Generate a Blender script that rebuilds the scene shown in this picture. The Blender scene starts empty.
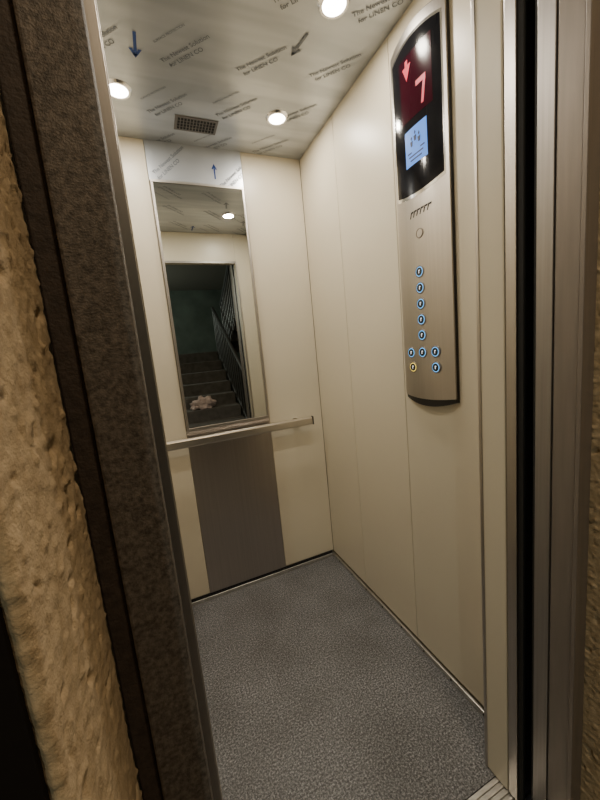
import bpy, bmesh, math, random
from mathutils import Vector, Matrix, noise
random.seed(3)
C = bpy.context.scene.collection

# ---------------- materials ----------------
def new_mat(name):
    m = bpy.data.materials.new(name); m.use_nodes = True
    nt = m.node_tree; b = nt.nodes['Principled BSDF']
    return m, nt, b
def simple(name, col, rough=0.5, metal=0.0, emit=None, estr=0.0, bump=0.0, bscale=200, var=0.0, vscale=3, stretch=(1,1,1), coat=0.0, spec=.5):
    m, nt, b = new_mat(name)
    b.inputs['Base Color'].default_value = (*col, 1)
    b.inputs['Roughness'].default_value = rough
    b.inputs['Metallic'].default_value = metal
    b.inputs['Coat Weight'].default_value = coat
    b.inputs['Specular IOR Level'].default_value = spec
    if emit:
        b.inputs['Emission Color'].default_value = (*emit, 1)
        b.inputs['Emission Strength'].default_value = estr
    tc = nt.nodes.new('ShaderNodeTexCoord'); mp = nt.nodes.new('ShaderNodeMapping')
    mp.inputs['Scale'].default_value = stretch
    nt.links.new(tc.outputs['Object'], mp.inputs['Vector'])
    if var > 0:
        n = nt.nodes.new('ShaderNodeTexNoise'); n.inputs['Scale'].default_value = vscale
        n.inputs['Detail'].default_value = 6
        nt.links.new(mp.outputs[0], n.inputs['Vector'])
        r = nt.nodes.new('ShaderNodeValToRGB')
        r.color_ramp.elements[0].position = .3; r.color_ramp.elements[1].position = .7
        r.color_ramp.elements[0].color = (*[c*(1-var) for c in col], 1)
        r.color_ramp.elements[1].color = (*[min(1, c*(1+var)) for c in col], 1)
        nt.links.new(n.outputs['Fac'], r.inputs[0]); nt.links.new(r.outputs[0], b.inputs['Base Color'])
    if bump > 0:
        n = nt.nodes.new('ShaderNodeTexNoise'); n.inputs['Scale'].default_value = bscale
        n.inputs['Detail'].default_value = 5
        nt.links.new(mp.outputs[0], n.inputs['Vector'])
        bp = nt.nodes.new('ShaderNodeBump'); bp.inputs['Strength'].default_value = bump
        bp.inputs['Distance'].default_value = .002
        nt.links.new(n.outputs['Fac'], bp.inputs['Height']); nt.links.new(bp.outputs[0], b.inputs['Normal'])
    return m

cream = simple('cream_enamel', (.585, .53, .415), .38, var=.03, vscale=2, bump=.02, bscale=60, spec=.5)
brushed = simple('brushed_steel', (.49, .46, .43), .34, 1.0, var=.04, vscale=6, stretch=(40, 40, .6), bump=.04, bscale=30)
steel_panel = simple('dark_brushed_steel', (.50, .455, .42), .31, 1.0, var=.06, vscale=4, stretch=(60, 60, .5), bump=.04, bscale=40)
steel_rail = simple('satin_rail', (.66, .62, .56), .3, 1.0)
chrome = simple('chrome', (.8, .8, .8), .12, 1.0)
alu = simple('sill_aluminium', (.62, .60, .56), .38, 1.0, var=.15, vscale=30)
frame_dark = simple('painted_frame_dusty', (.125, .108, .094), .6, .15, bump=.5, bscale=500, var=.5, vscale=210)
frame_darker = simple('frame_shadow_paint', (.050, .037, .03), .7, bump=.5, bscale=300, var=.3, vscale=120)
frame_mid = simple('frame_right_steel', (.235, .205, .18), .45, .5, var=.08, vscale=10, stretch=(8, 8, .5), bump=.08, bscale=160)
door_steel = simple('door_steel', (.32, .30, .285), .4, .8, var=.1, vscale=8, stretch=(20, 20, .4))
blackm = simple('black_void', (.008, .008, .008), .8)
black_gloss = simple('black_glass', (.006, .006, .008), .10, spec=.15)
black_plastic = simple('black_plastic', (.012, .012, .013), .35)
mirror_m = simple('mirror_glass', (.74, .77, .76), .01, 1.0)
red_e = simple('red_led', (.3, 0, .02), .5, emit=(1, .0, .06), estr=.5)
red_dim = simple('red_led_window', (.02, .002, .006), .15, emit=(1, .01, .10), estr=.010, spec=.12)
blue_e = simple('lcd_blue', (.02, .1, .3), .4, emit=(.04, .25, .95), estr=.85)
lcd_ink = simple('lcd_ink', (.0, .01, .05), .5)
ring_e = simple('button_halo_blue', (.1, .3, .5), .4, emit=(.12, .5, 1), estr=1.3)
yring_e = simple('button_halo_yellow', (.7, .6, .2), .4, emit=(1, .72, .12), estr=1.2)
digit_e = simple('button_mark_white', (.8, .8, .8), .4, emit=(.9, .95, 1), estr=.9)
lamp_e = simple('downlight_diffuser', (1, 1, 1), .4, emit=(1, .93, .80), estr=24)
ink_grey = simple('film_ink_grey', (.16, .18, .21), .5)
ink_blue = simple('film_ink_blue', (.008, .045, .22), .5)
wall_shade = simple('wall_shade_brown', (.014, .010, .008), .8, bump=.3, bscale=90, spec=.2)  # near-black colour holds the landing wall face dark, as if unlit
land_wall = simple('landing_wall_green', (.12, .145, .12), .8, var=.25, vscale=3, bump=.2, bscale=60)
land_ceil = simple('landing_ceiling_paint', (.25, .23, .19), .9, bump=.1)
concrete = simple('stair_concrete', (.14, .135, .125), .85, var=.25, vscale=12, bump=.3, bscale=80)
railing_m = simple('railing_metal', (.16, .16, .16), .35, .6)
bag_m = simple('pale_cloth', (.68, .55, .52), .8, var=.35, vscale=14)
lampglass = simple('landing_lamp_glass', (.9, .8, .6), .4, emit=(1, .72, .36), estr=3)
coolglass = simple('stairwell_fill_glass', (.8, .9, .8), .4, emit=(.85, 1, .85), estr=3)  # glowing cover of the added stairwell fill
groove_m = simple('seam_dark', (.16, .14, .10), .6)

def film_mat():
    m, nt, b = new_mat('steel_with_protective_film')
    tc = nt.nodes.new('ShaderNodeTexCoord')
    mp = nt.nodes.new('ShaderNodeMapping'); mp.inputs['Rotation'].default_value = (0, 0, math.radians(45))
    mp.inputs['Scale'].default_value = (.8, 6, 1)
    n = nt.nodes.new('ShaderNodeTexNoise'); n.inputs['Scale'].default_value = 2.2; n.inputs['Detail'].default_value = 2
    nt.links.new(tc.outputs['Object'], mp.inputs[0]); nt.links.new(mp.outputs[0], n.inputs['Vector'])
    r = nt.nodes.new('ShaderNodeValToRGB')
    r.color_ramp.elements[0].position = .42; r.color_ramp.elements[1].position = .60
    r.color_ramp.elements[0].color = (.43, .46, .50, 1); r.color_ramp.elements[1].color = (.53, .56, .60, 1)
    nt.links.new(n.outputs['Fac'], r.inputs[0]); nt.links.new(r.outputs[0], b.inputs['Base Color'])
    b.inputs['Metallic'].default_value = .6; b.inputs['Roughness'].default_value = .34
    b.inputs['Coat Weight'].default_value = .3; b.inputs['Coat Roughness'].default_value = .15
    n2 = nt.nodes.new('ShaderNodeTexNoise'); n2.inputs['Scale'].default_value = 14
    nt.links.new(tc.outputs['Object'], n2.inputs['Vector'])
    bp = nt.nodes.new('ShaderNodeBump'); bp.inputs['Strength'].default_value = .10; bp.inputs['Distance'].default_value = .004
    nt.links.new(n2.outputs['Fac'], bp.inputs['Height']); nt.links.new(bp.outputs[0], b.inputs['Normal'])
    return m
film = film_mat()

def floor_mat():
    m, nt, b = new_mat('speckled_grey_vinyl')
    tc = nt.nodes.new('ShaderNodeTexCoord')
    n = nt.nodes.new('ShaderNodeTexNoise'); n.inputs['Scale'].default_value = 170; n.inputs['Detail'].default_value = 5; n.inputs['Roughness'].default_value = .85
    r = nt.nodes.new('ShaderNodeValToRGB')
    e = r.color_ramp.elements
    e[0].position = .38; e[0].color = (.018, .018, .019, 1)
    e[1].position = .66; e[1].color = (.46, .465, .48, 1)
    k = r.color_ramp.elements.new(.5); k.color = (.100, .102, .106, 1)
    n3 = nt.nodes.new('ShaderNodeTexNoise'); n3.inputs['Scale'].default_value = 5; n3.inputs['Detail'].default_value = 5
    r3 = nt.nodes.new('ShaderNodeValToRGB'); r3.color_ramp.elements[0].position = .3; r3.color_ramp.elements[1].position = .7
    r3.color_ramp.elements[0].color = (.74, .73, .72, 1); r3.color_ramp.elements[1].color = (1.1, 1.1, 1.12, 1)
    mx = nt.nodes.new('ShaderNodeMix'); mx.data_type = 'RGBA'; mx.blend_type = 'MULTIPLY'; mx.inputs[0].default_value = 1
    for a in (n, n3): nt.links.new(tc.outputs['Object'], a.inputs['Vector'])
    nt.links.new(n.outputs['Fac'], r.inputs[0]); nt.links.new(n3.outputs['Fac'], r3.inputs[0])
    nt.links.new(r.outputs[0], mx.inputs[6]); nt.links.new(r3.outputs[0], mx.inputs[7])
    nt.links.new(mx.outputs[2], b.inputs['Base Color'])
    b.inputs['Roughness'].default_value = .5
    return m
floorm = floor_mat()

def plaster_mat():
    m, nt, b = new_mat('rough_ochre_plaster')
    tc = nt.nodes.new('ShaderNodeTexCoord')
    n = nt.nodes.new('ShaderNodeTexNoise'); n.inputs['Scale'].default_value = 60; n.inputs['Detail'].default_value = 10; n.inputs['Roughness'].default_value = .7
    r = nt.nodes.new('ShaderNodeValToRGB'); e = r.color_ramp.elements
    e[0].position = .30; e[0].color = (.46, .335, .20, 1); e[1].position = .68; e[1].color = (.70, .55, .36, 1)
    nt.links.new(tc.outputs['Object'], n.inputs['Vector']); nt.links.new(n.outputs['Fac'], r.inputs[0])
    nt.links.new(r.outputs[0], b.inputs['Base Color']); b.inputs['Roughness'].default_value = .9
    b.inputs['Specular IOR Level'].default_value = .2
    n2 = nt.nodes.new('ShaderNodeTexNoise'); n2.inputs['Scale'].default_value = 450; n2.inputs['Detail'].default_value = 6
    nt.links.new(tc.outputs['Object'], n2.inputs['Vector'])
    bp = nt.nodes.new('ShaderNodeBump'); bp.inputs['Strength'].default_value = .8; bp.inputs['Distance'].default_value = .001
    nt.links.new(n2.outputs['Fac'], bp.inputs['Height']); nt.links.new(bp.outputs[0], b.inputs['Normal'])
    return m
plaster = plaster_mat()

# ---------------- mesh helpers ----------------
def mesh(name, verts, faces, mat, parent=None, smooth=False):
    me = bpy.data.meshes.new(name); me.from_pydata([tuple(v) for v in verts], [], faces)
    bm = bmesh.new(); bm.from_mesh(me); bmesh.ops.recalc_face_normals(bm, faces=bm.faces); bm.to_mesh(me); bm.free()
    if smooth:
        for p in me.polygons: p.use_smooth = True
    o = bpy.data.objects.new(name, me); C.objects.link(o); me.materials.append(mat)
    if parent: o.parent = parent
    return o
def box(name, x0, x1, y0, y1, z0, z1, mat, parent=None, bev=0.0):
    v = [(x, y, z) for x in (x0, x1) for y in (y0, y1) for z in (z0, z1)]
    f = [(0,1,3,2),(4,6,7,5),(0,4,5,1),(2,3,7,6),(0,2,6,4),(1,5,7,3)]
    o = mesh(name, v, f, mat, parent)
    if bev:
        b = o.modifiers.new('bevel', 'BEVEL'); b.width = bev; b.segments = 2
    return o
def empty(name, loc=(0,0,0)):
    e = bpy.data.objects.new(name, None); e.location = (0,0,0); e.empty_display_size = .05; C.objects.link(e); return e
def cyl(name, p, axis, r, h, mat, parent=None, n=32, r2=None, hole=0.0):
    a = Vector(axis).normalized(); q = a.to_track_quat('Z', 'Y'); p = Vector(p)
    r2 = r if r2 is None else r2
    vs, fs = [], []
    rings = [(r, 0), (r2, h)] if not hole else [(r, 0), (r2, h), (hole, h), (hole, 0)]
    for rr, z in rings:
        for i in range(n):
            t = 2*math.pi*i/n; vs.append(p + q @ Vector((rr*math.cos(t), rr*math.sin(t), z)))
    R = len(rings)
    for k in range(R if hole else R-1):
        for i in range(n):
            k2 = (k+1) % R
            fs.append((k*n+i, k*n+(i+1)%n, k2*n+(i+1)%n, k2*n+i))
    if not hole:
        fs.append(tuple(range(n))); fs.append(tuple(range(n, 2*n)))
    return mesh(name, vs, fs, mat, parent)
def tube(name, pts, r, mat, parent=None, cyc=False, res=4):
    cu = bpy.data.curves.new(name, 'CURVE'); cu.dimensions = '3D'; cu.bevel_depth = r; cu.bevel_resolution = res; cu.use_fill_caps = True
    s = cu.splines.new('POLY'); s.points.add(len(pts)-1)
    for a, b in zip(s.points, pts): a.co = (*b, 1)
    s.use_cyclic_u = cyc
    tmp = bpy.data.objects.new('tmp', cu); C.objects.link(tmp)
    dg = bpy.context.evaluated_depsgraph_get(); dg.update()
    me = bpy.data.meshes.new_from_object(tmp.evaluated_get(dg)); bpy.data.objects.remove(tmp)
    me.name = name
    for p in me.polygons: p.use_smooth = True
    me.materials.clear(); me.materials.append(mat)
    o = bpy.data.objects.new(name, me); C.objects.link(o)
    if parent: o.parent = parent
    return o

# ---------------- dimensions ----------------
XL, XR = -.197, .829
YF, YB = .588, 1.713
H = 2.20
OL, OR = -.003, .715
OH = 1.98

# ---------------- cabin ----------------
fl = box('floor', XL, XR, .562, YB, -.03, 0, floorm)
wr = box('wall_right', XR+.004, XR+.03, .515, YB+.03, 0, H, groove_m)
ys = [.588, .624, .996, 1.368, YB]
for i in range(4):
    box('panel_%d' % (i+1), XR, XR+.02, ys[i]+.0012, ys[i+1]-.0012, .03, H, cream, wr, .0015)
wl = box('wall_left', XL-.03, XL-.004, .515, YB+.03, 0, H, groove_m)
for i in range(4):
    box('panel_%d' % (i+1), XL-.02, XL, ys[i]+.0012, ys[i+1]-.0012, .03, H, cream, wl, .0015)
wb = box('wall_back', XL, XR, YB+.004, YB+.03, 0, H, groove_m)
PX0, PX1 = .094, .519
box('panel_1', XL+.001, PX0-.001, YB, YB+.02, .035, H, cream, wb, .0015)
box('panel_2', PX1+.001, XR-.001, YB, YB+.02, .035, H, cream, wb, .0015)
box('steel_panel', PX0+.001, PX1-.001, YB-.003, YB+.02, .035, .903, steel_panel, wb, .001)
box('film_panel', PX0+.001, PX1-.001, YB-.003, YB+.02, 2.037, H, film, wb, .001)
wf = box('wall_front', OR, XR+.03, .523, YF, 0, H, cream, None, .004)
box('column_opposite', XL-.03, OL, .512, YF, 0, H, cream, wf, .003)
box('transom', OL, OR, .523, YF, OH, H, cream, wf, .003)
box('opening_trim_1', OL-.013, OL+.0005, .505, .5125, 0, OH, brushed, wf, .001)
box('opening_trim_2', OL, OR, .583, .5915, OH-.004, OH+.012, door_steel, wf, .001)
box('opening_trim_3', OR-.002, OR+.010, .583, .5915, 0, OH+.012, brushed, wf, .001)
box('opening_trim_4', OL-.010, OL+.002, .583, .5915, 0, OH+.012, brushed, wf, .001)
brt = box('baseboard_right', XR-.010, XR, .60, YB-.001, 0, .022, alu, None, .002)
box('baseboard_left', XL, XL+.010, .60, YB-.001, 0, .022, alu, None, .002)
bb = box('baseboard_back', XL+.011, XR-.011, YB-.010, YB-.0035, .0, .020, alu, None, .002)
box('vent_gap', XL+.011, XR-.011, YB-.0045, YB-.0035, .020, .036, blackm, bb)
for i in range(8):
    cyl('screw_%d' % i, (XR-.010, .68+i*.135, .011), (-1,0,0), .004, .001, blackm, brt, 12)

# ceiling
ce = box('ceiling', XL-.03, XR+.03, .515, YB+.03, H, H+.03, film)

def text_mesh(body, size):
    cu = bpy.data.curves.new('t', 'FONT'); cu.body = body; cu.size = size; cu.resolution_u = 3
    cu.offset = size*.018
    tmp = bpy.data.objects.new('tmp', cu); C.objects.link(tmp)
    dg = bpy.context.evaluated_depsgraph_get(); dg.update()
    me = bpy.data.meshes.new_from_object(tmp.evaluated_get(dg)); bpy.data.objects.remove(tmp)
    return me
def arrow_mesh(L):
    me = bpy.data.meshes.new('a')
    w = L*.055
    v = [(-w,0,0),(w,0,0),(w,L,0),(-w,L,0), (-L*.22,L*.30,0),(-L*.22+2.2*w,L*.30,0),(0,-L*.10,0),(0,L*.06,0),(L*.22,L*.30,0),(L*.22-2.2*w,L*.30,0)]
    f = [(0,1,2,3),(4,5,7,6),(6,7,9,8)]
    me.from_pydata(v, [], f); return me
def print_obj(name, items, mat, parent, clip):
    bm = bmesh.new()
    for me, M in items:
        t = me.copy(); t.transform(M); bm.from_mesh(t); bpy.data.meshes.remove(t)
    for co, no in clip:
        g = bm.verts[:] + bm.edges[:] + bm.faces[:]
        bmesh.ops.bisect_plane(bm, geom=g, plane_co=co, plane_no=no, clear_outer=True)
    me = bpy.data.meshes.new(name); bm.to_mesh(me); bm.free()
    me.materials.append(mat)
    o = bpy.data.objects.new(name, me); C.objects.link(o); o.parent = parent; return o
t1 = text_mesh('The Newest Solution', .0215); t2 = text_mesh('for LINEN CO', .0215); t3 = text_mesh('SURFACE PROTECTION', .011)
ar = arrow_mesh(.085)
d = Vector((1,-1,0)).normalized(); up = Vector((-1,-1,0)).normalized()
def frame_m(o, xd, yd, zd):
    M = Matrix.Identity(4)
    for i, a in enumerate((xd, yd, zd)):
        for r in range(3): M[r][i] = a[r]
    for r in range(3): M[r][3] = o[r]
    return M
items = []
base = Vector((.165, 1.285, H-.0015))
for a in range(-4, 6):
    for b in range(-7, 8):
        o = base + d*(a*.40 + (b % 2)*.19) + up*(b*.148)
        if not (-.5 < o.x < 1.0 and .3 < o.y < 2.1): continue
        items.append((t1, frame_m(o, d, up, Vector((0,0,-1)))))
        items.append((t2, frame_m(o - up*.027 + d*.012, d, up, Vector((0,0,-1)))))
        if (a+b) % 2 == 0:
            items.append((t3, frame_m(o + up*.065 + d*.03, d, up, Vector((0,0,-1)))))
clipc = [((XR-.002,0,0),(1,0,0)), ((XL+.002,0,0),(-1,0,0)), ((0,YB-.004,0),(0,1,0)), ((0,YF+.002,0),(0,-1,0))]
print_obj('film_print', items, ink_grey, ce, clipc)
def arr(x, y, ang, me=ar):
    yd = Vector((math.cos(ang), math.sin(ang), 0)); xd = yd.cross(Vector((0,0,-1)))
    return (me, frame_m(Vector((x, y, H-.0018)), xd, yd, Vector((0,0,-1))))
print_obj('film_arrow_blue', [arr(.085, 1.28, math.radians(-90)), arr(.40, .72, math.radians(-90))], ink_blue, ce, clipc)
print_obj('film_arrow_grey', [arr(.56, 1.14, math.radians(-78)), arr(.74, .86, math.radians(-78)), arr(-.1, .9, math.radians(-78))], ink_grey, ce, clipc)
bx, by, bz = Vector((1,0,0)), Vector((0,0,1)), Vector((0,-1,0))
dd = (bx*.75 + by*.66).normalized(); du = (by*.75 - bx*.66).normalized()
it = []
for o in (Vector((.12, YB-.0042, 2.06)), Vector((.41, YB-.0042, 2.03))):
    it.append((t1, frame_m(o, dd, du, bz))); it.append((t2, frame_m(o-du*.027, dd, du, bz)))
print_obj('film_print', it, ink_grey, wb, [((PX1-.004,0,0),(1,0,0)), ((PX0+.004,0,0),(-1,0,0)), ((0,0,H-.001),(0,0,1)), ((0,0,2.042),(0,0,-1))])
ar2 = arrow_mesh(.06)
print_obj('film_arrow_blue', [(ar2, frame_m(Vector((.385, YB-.0046, 2.125)), -bx, -by, bz))], ink_blue, wb, [])

vg = empty('ventilation_grille')
box('frame', .215, .385, 1.522, 1.612, H-.003, H-.0005, simple('grille_grey', (.16,.15,.14), .5, .5), vg, .001)
for r in range(4):
    for c in range(12):
        x = .226 + c*.0127; y = 1.533 + r*.0182
        box('slot', x, x+.0088, y, y+.0125, H-.0042, H-.0028, blackm, vg)

def downlight(x, y):
    e = empty('ceiling_downlight')
    cyl('ring', (x, y, H), (0,0,-1), .047, .006, chrome, e, 40, .041, hole=.034)
    cyl('diffuser', (x, y, H-.001), (0,0,-1), .034, .002, lamp_e, e, 40)
    l = bpy.data.lights.new('lamp', 'AREA'); l.shape = 'DISK'; l.size = .066; l.energy = 3.9; l.color = (1, .905, .765)
    lo = bpy.data.objects.new('lamp', l); lo.location = (x, y, H-.008); C.objects.link(lo); lo.parent = e
for x in (.612, .020):
    for y in (1.442, .952): downlight(x, y)

# ---------------- mirror ----------------
mr = empty('wall_mirror')
box('glass', PX0+.012, PX1-.012, YB-.010, YB-.004, .915, 2.030, mirror_m, mr)
tb = brushed
box('frame_top', PX0+.004, PX1-.004, YB-.014, YB-.0035, 2.026, 2.037, tb, mr, .001)
box('frame_bottom', PX0+.004, PX1-.004, YB-.014, YB-.0035, .905, .918, tb, mr, .001)
box('frame_side_1', PX0+.004, PX0+.014, YB-.014, YB-.0035, .918, 2.026, tb, mr, .001)
box('frame_side_2', PX1-.014, PX1-.004, YB-.014, YB-.0035, .918, 2.026, tb, mr, .001)

# ---------------- handrail ----------------
hr = empty('handrail')
zy = 1.655; zz = .860
box('bar', -.115, .742, zy-.011, zy+.011, zz-.022, zz+.022, steel_rail, hr, .009)
for i, x in enumerate((-.02, .66)):
    tube('bracket_%d' % i, [(x, zy+.008, zz-.006), (x, YB-.012, zz-.006)], .009, chrome, hr)
    cyl('rose_%d' % i, (x, YB-.0002, zz-.006), (0,-1,0), .024, .006, chrome, hr)
box('end_cap_1', .741, .746, zy-.0115, zy+.0115, zz-.0225, zz+.0225, black_plastic, hr, .002)
box('end_cap_2', -.119, -.114, zy-.0115, zy+.0115, zz-.0225, zz+.0225, black_plastic, hr, .002)

# ---------------- car operating panel ----------------
cop = empty('elevator_control_panel')
YC, HW = .862, .111
def bow(u): return .012 + .014*(1-u*u)
def plate(name, u0, u1, zb, zt, off, mat, n=20, thick=None):
    vs, fs = [], []
    us = [u0+(u1-u0)*i/n for i in range(n+1)]
    for u in us:
        xf = XR - bow(u) - off
        xb = XR - .0003 if thick is None else xf + thick
        y = YC - u*HW
        vs += [(xf, y, zb(u)), (xf, y, zt(u)), (xb, y, zt(u)), (xb, y, zb(u))]
    for i in range(n):
        a = i*4; b = a+4
        for k in range(4): fs.append((a+k, a+(k+1)%4, b+(k+1)%4, b+k))
    fs.append((0,1,2,3)); fs.append((n*4, n*4+1, n*4+2, n*4+3))
    return mesh(name, vs, fs, mat, cop)
ZB, ZT = 1.052, 2.098
plate('black_body', -1.0, 1.0, lambda u: ZB-.012-.020*(1-u*u), lambda u: ZT+.012+.022*(1-u*u), -.004, black_plastic)
plate('steel_face', -.985, .985, lambda u: ZB-.008*(1-u*u), lambda u: ZT+.008+.020*(1-u*u), .0015, brushed)
plate('display_glass', -.86, .86, lambda u: 1.700-.020*(1-u*u), lambda u: ZT-.028+.022*(1-u*u), .003, black_gloss, thick=.002)
plate('display_rim', -.90, .90, lambda u: 1.690-.020*(1-u*u), lambda u: ZT-.020+.022*(1-u*u), .0022, chrome, thick=.002)
plate('led_window', -.50, .62, lambda u: 1.885, lambda u: 2.055, .0036, red_dim, thick=.0005)
plate('lcd_screen', -.38, .42, lambda u: 1.760, lambda u: 1.860, .0038, blue_e, thick=.0005)
def patch(name, pts, mat, off=.0048):
    n = len(pts)
    vs = [(XR-bow(u)-off, YC-u*HW, z) for u, z in pts] + [(XR-bow(u)-off+.0006, YC-u*HW, z) for u, z in pts]
    fs = [tuple(range(n)), tuple(range(n, 2*n))] + [(i, (i+1)%n, n+(i+1)%n, n+i) for i in range(n)]
    return mesh(name, vs, fs, mat, cop)
patch('arrow_down', [(-.36,2.030),(-.04,2.030),(-.20,1.990)], red_e)
patch('arrow_notch', [(-.25,2.044),(-.15,2.044),(-.15,2.029),(-.25,2.029)], red_e)
patch('digit_top', [(.12,1.968),(.44,1.968),(.44,1.955),(.12,1.955)], red_e)
patch('digit_side_up', [(.36,1.956),(.44,1.956),(.40,1.93),(.32,1.93)], red_e)
patch('digit_side_low', [(.32,1.93),(.40,1.93),(.36,1.900),(.28,1.900)], red_e)
for i, (u, z, w) in enumerate([(-.12,1.832,.05),(.16,1.832,.05),(.02,1.842,.05)]):
    patch('icon_head_%d' % i, [(u-w*.6,z),(u,z+.006),(u+w*.6,z),(u,z-.006)], lcd_ink)
    patch('icon_body_%d' % i, [(u-w,z-.008),(u+w,z-.008),(u+w*.6,z-.022),(u-w*.6,z-.022)], lcd_ink)
for i in range(3):
    patch('lcd_line_%d' % i, [(-.28+.05*i,1.797-i*.011),(.34-.05*i,1.797-i*.011),(.34-.05*i,1.793-i*.011),(-.28+.05*i,1.793-i*.011)], lcd_ink)
for i in range(6):
    u = -.34+i*.13
    patch('speaker_slot_%d' % i, [(u,1.614),(u+.03,1.614),(u+.10,1.632),(u+.055,1.632)], blackm, .0022)
    patch('speaker_slot_tip_%d' % i, [(u+.055,1.632),(u+.16,1.632),(u+.15,1.627),(u+.06,1.627)], blackm, .0022)
def disc(name, u, z, r, h, mat, hole=0, off=.0015, n=28):
    x = XR - bow(u) - off
    return cyl(name, (x, YC-u*HW, z), (-1, 0, 0), r, h, mat, cop, n, r*.94, hole)
disc('key_ring', .02, 1.561, .015, .002, frame_mid, .012)
disc('key_lock', .02, 1.561, .012, .0012, brushed)
def button(i, u, z, ringm):
    disc('button_%d_bezel' % i, u, z, .0190, .002, frame_mid, .0148)
    disc('button_%d_halo' % i, u, z, .0152, .0026, ringm, .0128)
    disc('button_%d_cap' % i, u, z, .0128, .0034, black_plastic)
    x = XR-bow(u)-.0015-.0036; y = YC-u*HW
    box('button_%d_mark' % i, x-.0002, x+.0002, y-.0010, y+.0012, z-.005, z+.005, digit_e, cop)
    box('button_%d_mark_b' % i, x-.0002, x+.0002, y-.0040, y-.0012, z+.0025, z+.005, digit_e, cop)
for i in range(5): button(i, -.04, 1.449-.049*i, ring_e)
for i, u in enumerate((-.56, -.05, .42)): button(5+i, u, 1.198, ring_e)
button(8, -.50, 1.149, yring_e); button(9, .42, 1.149, ring_e)

# ---------------- sills ----------------
def sill(name, y0, y1, x0, x1):
    s = box(name, x0, x1, y0, y1, -.03, -.004, alu)
    n = 5; w = (y1-y0)/n
    for i in range(n):
        box('rib_%d' % i, x0, x1, y0+i*w+.001, y0+i*w+w*.55, -.004, 0.0, alu, s, .001)
sill('cabin_sill', .492, .561, XL, 1.35)
sill('landing_sill', .385, .462, -.078, 1.35)

# ---------------- doors (open, stacked to the right) ----------------
cd = box('door_1', OR+.006, 1.32, .496, .5205, .004, 2.03, door_steel, None, .002)
box('leading_edge', OR, OR+.006, .4965, .520, .004, 2.03, brushed, cd, .001)
box('seal', OR+.004, OR+.012, .484, .4955, .004, 2.03, blackm, cd)
ld = box('door_2', OR+.004, 1.32, .424, .456, .004, 2.03, door_steel, None, .002)
box('leading_edge', OR-.001, OR+.004, .4245, .4555, .004, 2.03, door_steel, ld, .001)
box('seal', OR+.003, OR+.010, .4565, .462, .004, 2.03, blackm, ld)
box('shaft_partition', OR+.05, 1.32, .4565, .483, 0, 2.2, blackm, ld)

# ---------------- landing door frame ----------------
LF = empty('landing_door_frame')
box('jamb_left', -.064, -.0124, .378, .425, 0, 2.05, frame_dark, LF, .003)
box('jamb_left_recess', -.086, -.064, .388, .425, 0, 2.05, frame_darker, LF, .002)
box('jamb_right', OR, .765, .378, .4225, 0, 2.05, frame_mid, LF, .003)
box('jamb_right_lip', OR-.003, OR+.006, .371, .379, 0, 2.05, frame_mid, LF, .001)
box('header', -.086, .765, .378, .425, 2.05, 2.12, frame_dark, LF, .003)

# ---------------- landing walls ----------------
wlf = box('wall_landing', -1.60, -.097, .221, .400, 0, 2.75, wall_shade)
box('right_part', .778, 2.30, .221, .400, 0, 2.75, wall_shade, wlf)
box('top_part', -.097, .778, .221, .400, 2.13, 2.75, wall_shade, wlf)
def plaster_strip(name, xs, sgn):
    prof = []
    for i in range(60): prof.append((xs, .386 - .158*i/59, 1, 0))
    for i in range(1, 9):
        t = math.pi/2*i/8; prof.append((xs - sgn*.006*(1-math.cos(t)), .228-.007*math.sin(t), math.cos(t), math.sin(t)))
    for i in range(1, 4): prof.append((xs - sgn*(.006+.002*i), .221+.002*i, .2, 1))
    nz = 820; vs, fs = [], []
    m = len(prof)
    for j in range(nz+1):
        z = 2.12*j/nz
        for k, (x, y, a, b) in enumerate(prof):
            p = Vector((sgn*1.7, y, z))
            h = noise.noise(p*8)*.0014 + noise.fractal(p*95, .6, 2.1, 4)*.0010
            c = noise.noise(p*110+Vector((4,1,2)))
            h += max(0, c-.28)*.0050
            q = noise.noise(p*62+Vector((9,3,1)))
            h -= max(0, q-.42)*.014
            vs.append((x + sgn*a*h, y - b*h, z))
    for j in range(nz):
        for k in range(m-1):
            a = j*m+k; fs.append((a, a+1, a+m+1, a+m))
    return mesh(name, vs, fs, plaster, wlf, True)
plaster_strip('plaster_reveal_left', -.086, 1)
plaster_strip('plaster_reveal_right', .766, -1)
box('reveal_core_left', -.0975, -.093, .229, .385, 0, 2.12, wall_shade, wlf)
box('reveal_core_right', .773, .779, .229, .385, 0, 2.12, wall_shade, wlf)

box('floor_landing', -1.60, 2.30, -4.60, .384, -.03, 0, concrete)
box('ceiling_landing', -1.60, 2.30, -4.60, .40, 2.75, 2.80, land_ceil)
box('wall_landing_left', -1.65, -1.60, -4.60, .40, 0, 2.75, land_wall)
box('wall_landing_right', 2.30, 2.35, -4.60, .40, 0, 2.75, land_wall)
box('wall_landing_back', -1.65, 2.35, -4.65, -4.60, 0, 2.75, land_wall)

# staircase
st = empty('staircase')
X0, X1 = .30, 1.10
for i in range(8):
    box('step_%d' % (i+1), X0, X1, -1.10-.28*(i+1)-.02 if i < 7 else -4.59, -1.10-.28*i, 0.0, .17*(i+1), concrete, st, .004)
st2 = empty('staircase')
for i in range(8):
    y0 = -3.35+.28*(i+1); y1 = y0-.28
    box('upper_step_%d' % (i+1), 1.32, 2.20, y1, y0, 1.36+.17*i-.02 if i else 1.30, min(2.74, 1.36+.17*(i+1)), concrete, st2, .004)
def rail(x, ya, za, yb, zb_, n):
    rg = empty('stair_railing')
    tube('top_rail', [(x, ya, za+.9), (x, yb, zb_+.9)], .026, railing_m, rg)
    tube('low_rail', [(x, ya, za+.12), (x, yb, zb_+.12)], .014, railing_m, rg)
    for i in range(n+1):
        t = i/n; y = ya+(yb-ya)*t; z = za+(zb_-za)*t
        tube('baluster', [(x, y, z+.0), (x, y, z+.9)], .012, railing_m, rg, res=1)
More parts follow.
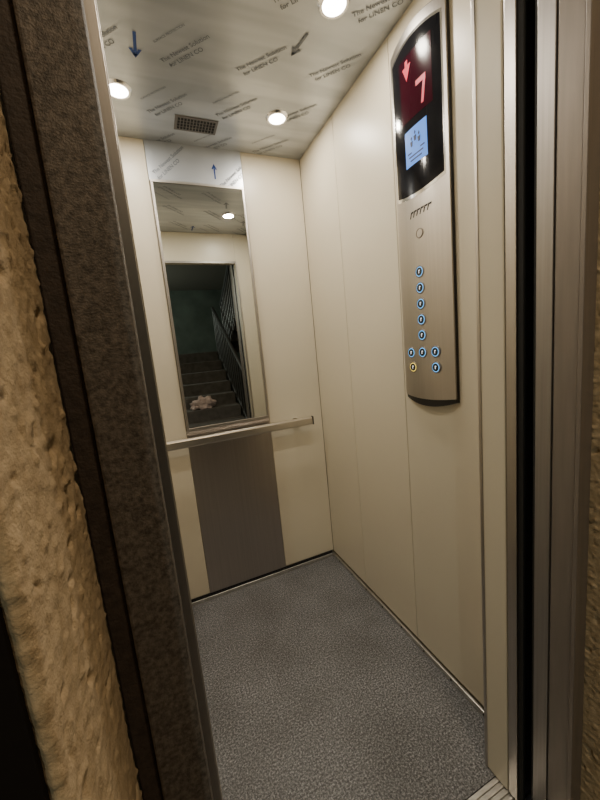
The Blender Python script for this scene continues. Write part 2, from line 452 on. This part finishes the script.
rail(1.135, -1.12, .0, -3.2, 1.26, 15)
rail(1.28, -3.1, 1.30, -1.9, 1.84, 9)
def blob(name, c, r, mat, parent=None):
    bm = bmesh.new(); bmesh.ops.create_icosphere(bm, subdivisions=5, radius=1)
    for v in bm.verts:
        p = v.co.copy(); h = 1 + .34*noise.fractal(p*2.0, 1, 2, 5)
        v.co = Vector((p.x*r[0]*h, p.y*r[1]*h, max(-.35, p.z)*r[2]*h)) + Vector(c)
    zmin = min(v.co.z for v in bm.verts)
    for v in bm.verts: v.co.z += c[2]-zmin
    me = bpy.data.meshes.new(name); bm.to_mesh(me); bm.free(); me.materials.append(mat)
    for p in me.polygons: p.use_smooth = True
    o = bpy.data.objects.new(name, me); C.objects.link(o); return o
blob('cloth_bundle', (.58, -1.80, .511), (.17, .10, .12), bag_m)

# landing lamp and added stairwell fill light
ll = empty('landing_ceiling_lamp')
LX, LY = .42, -.45
cyl('base', (LX, LY, 2.75), (0,0,-1), .13, .03, chrome, ll)
cyl('glass', (LX, LY, 2.72), (0,0,-1), .12, .06, lampglass, ll, 32, .08)
l = bpy.data.lights.new('lamp', 'AREA'); l.shape = 'DISK'; l.size = .16; l.energy = 13; l.color = (1, .78, .52)
lo = bpy.data.objects.new('lamp', l); lo.location = (LX, LY, 2.645); C.objects.link(lo); lo.parent = ll
sl = empty('stairwell_fill_light')  # added fill, outside the mirror's view, brightens the reflected stairwell
cyl('base', (-1.60, -3.0, 2.2), (1,0,0), .12, .03, chrome, sl)
cyl('glass', (-1.57, -3.0, 2.2), (1,0,0), .11, .06, coolglass, sl, 32, .07)
l = bpy.data.lights.new('lamp', 'AREA'); l.shape = 'DISK'; l.size = .2; l.energy = 26; l.color = (.92, 1, .86)
lo = bpy.data.objects.new('lamp', l); lo.location = (-1.50, -3.0, 2.2); lo.rotation_euler = (0, math.radians(-90), 0); C.objects.link(lo); lo.parent = sl

w = bpy.data.worlds.new('World'); bpy.context.scene.world = w; w.use_nodes = True
w.node_tree.nodes['Background'].inputs[0].default_value = (.05, .05, .06, 1)
w.node_tree.nodes['Background'].inputs[1].default_value = .15

# ---------------- camera ----------------
cam = bpy.data.cameras.new('Camera'); co = bpy.data.objects.new('Camera', cam); C.objects.link(co)
R = Vector((.9149, -.3916, -.0953)).normalized(); F = Vector((.3761, .9147, -.1466)); F = (F - R*F.dot(R)).normalized(); U = R.cross(F)
M = Matrix.Identity(4)
for r in range(3):
    M[r][0] = R[r]; M[r][1] = U[r]; M[r][2] = -F[r]
M[0][3], M[1][3], M[2][3] = 0, 0, 1.245
co.matrix_world = M
cam.sensor_fit = 'HORIZONTAL'; cam.sensor_width = 36; cam.lens = 36*340/600; cam.clip_start = .01
bpy.context.scene.camera = co
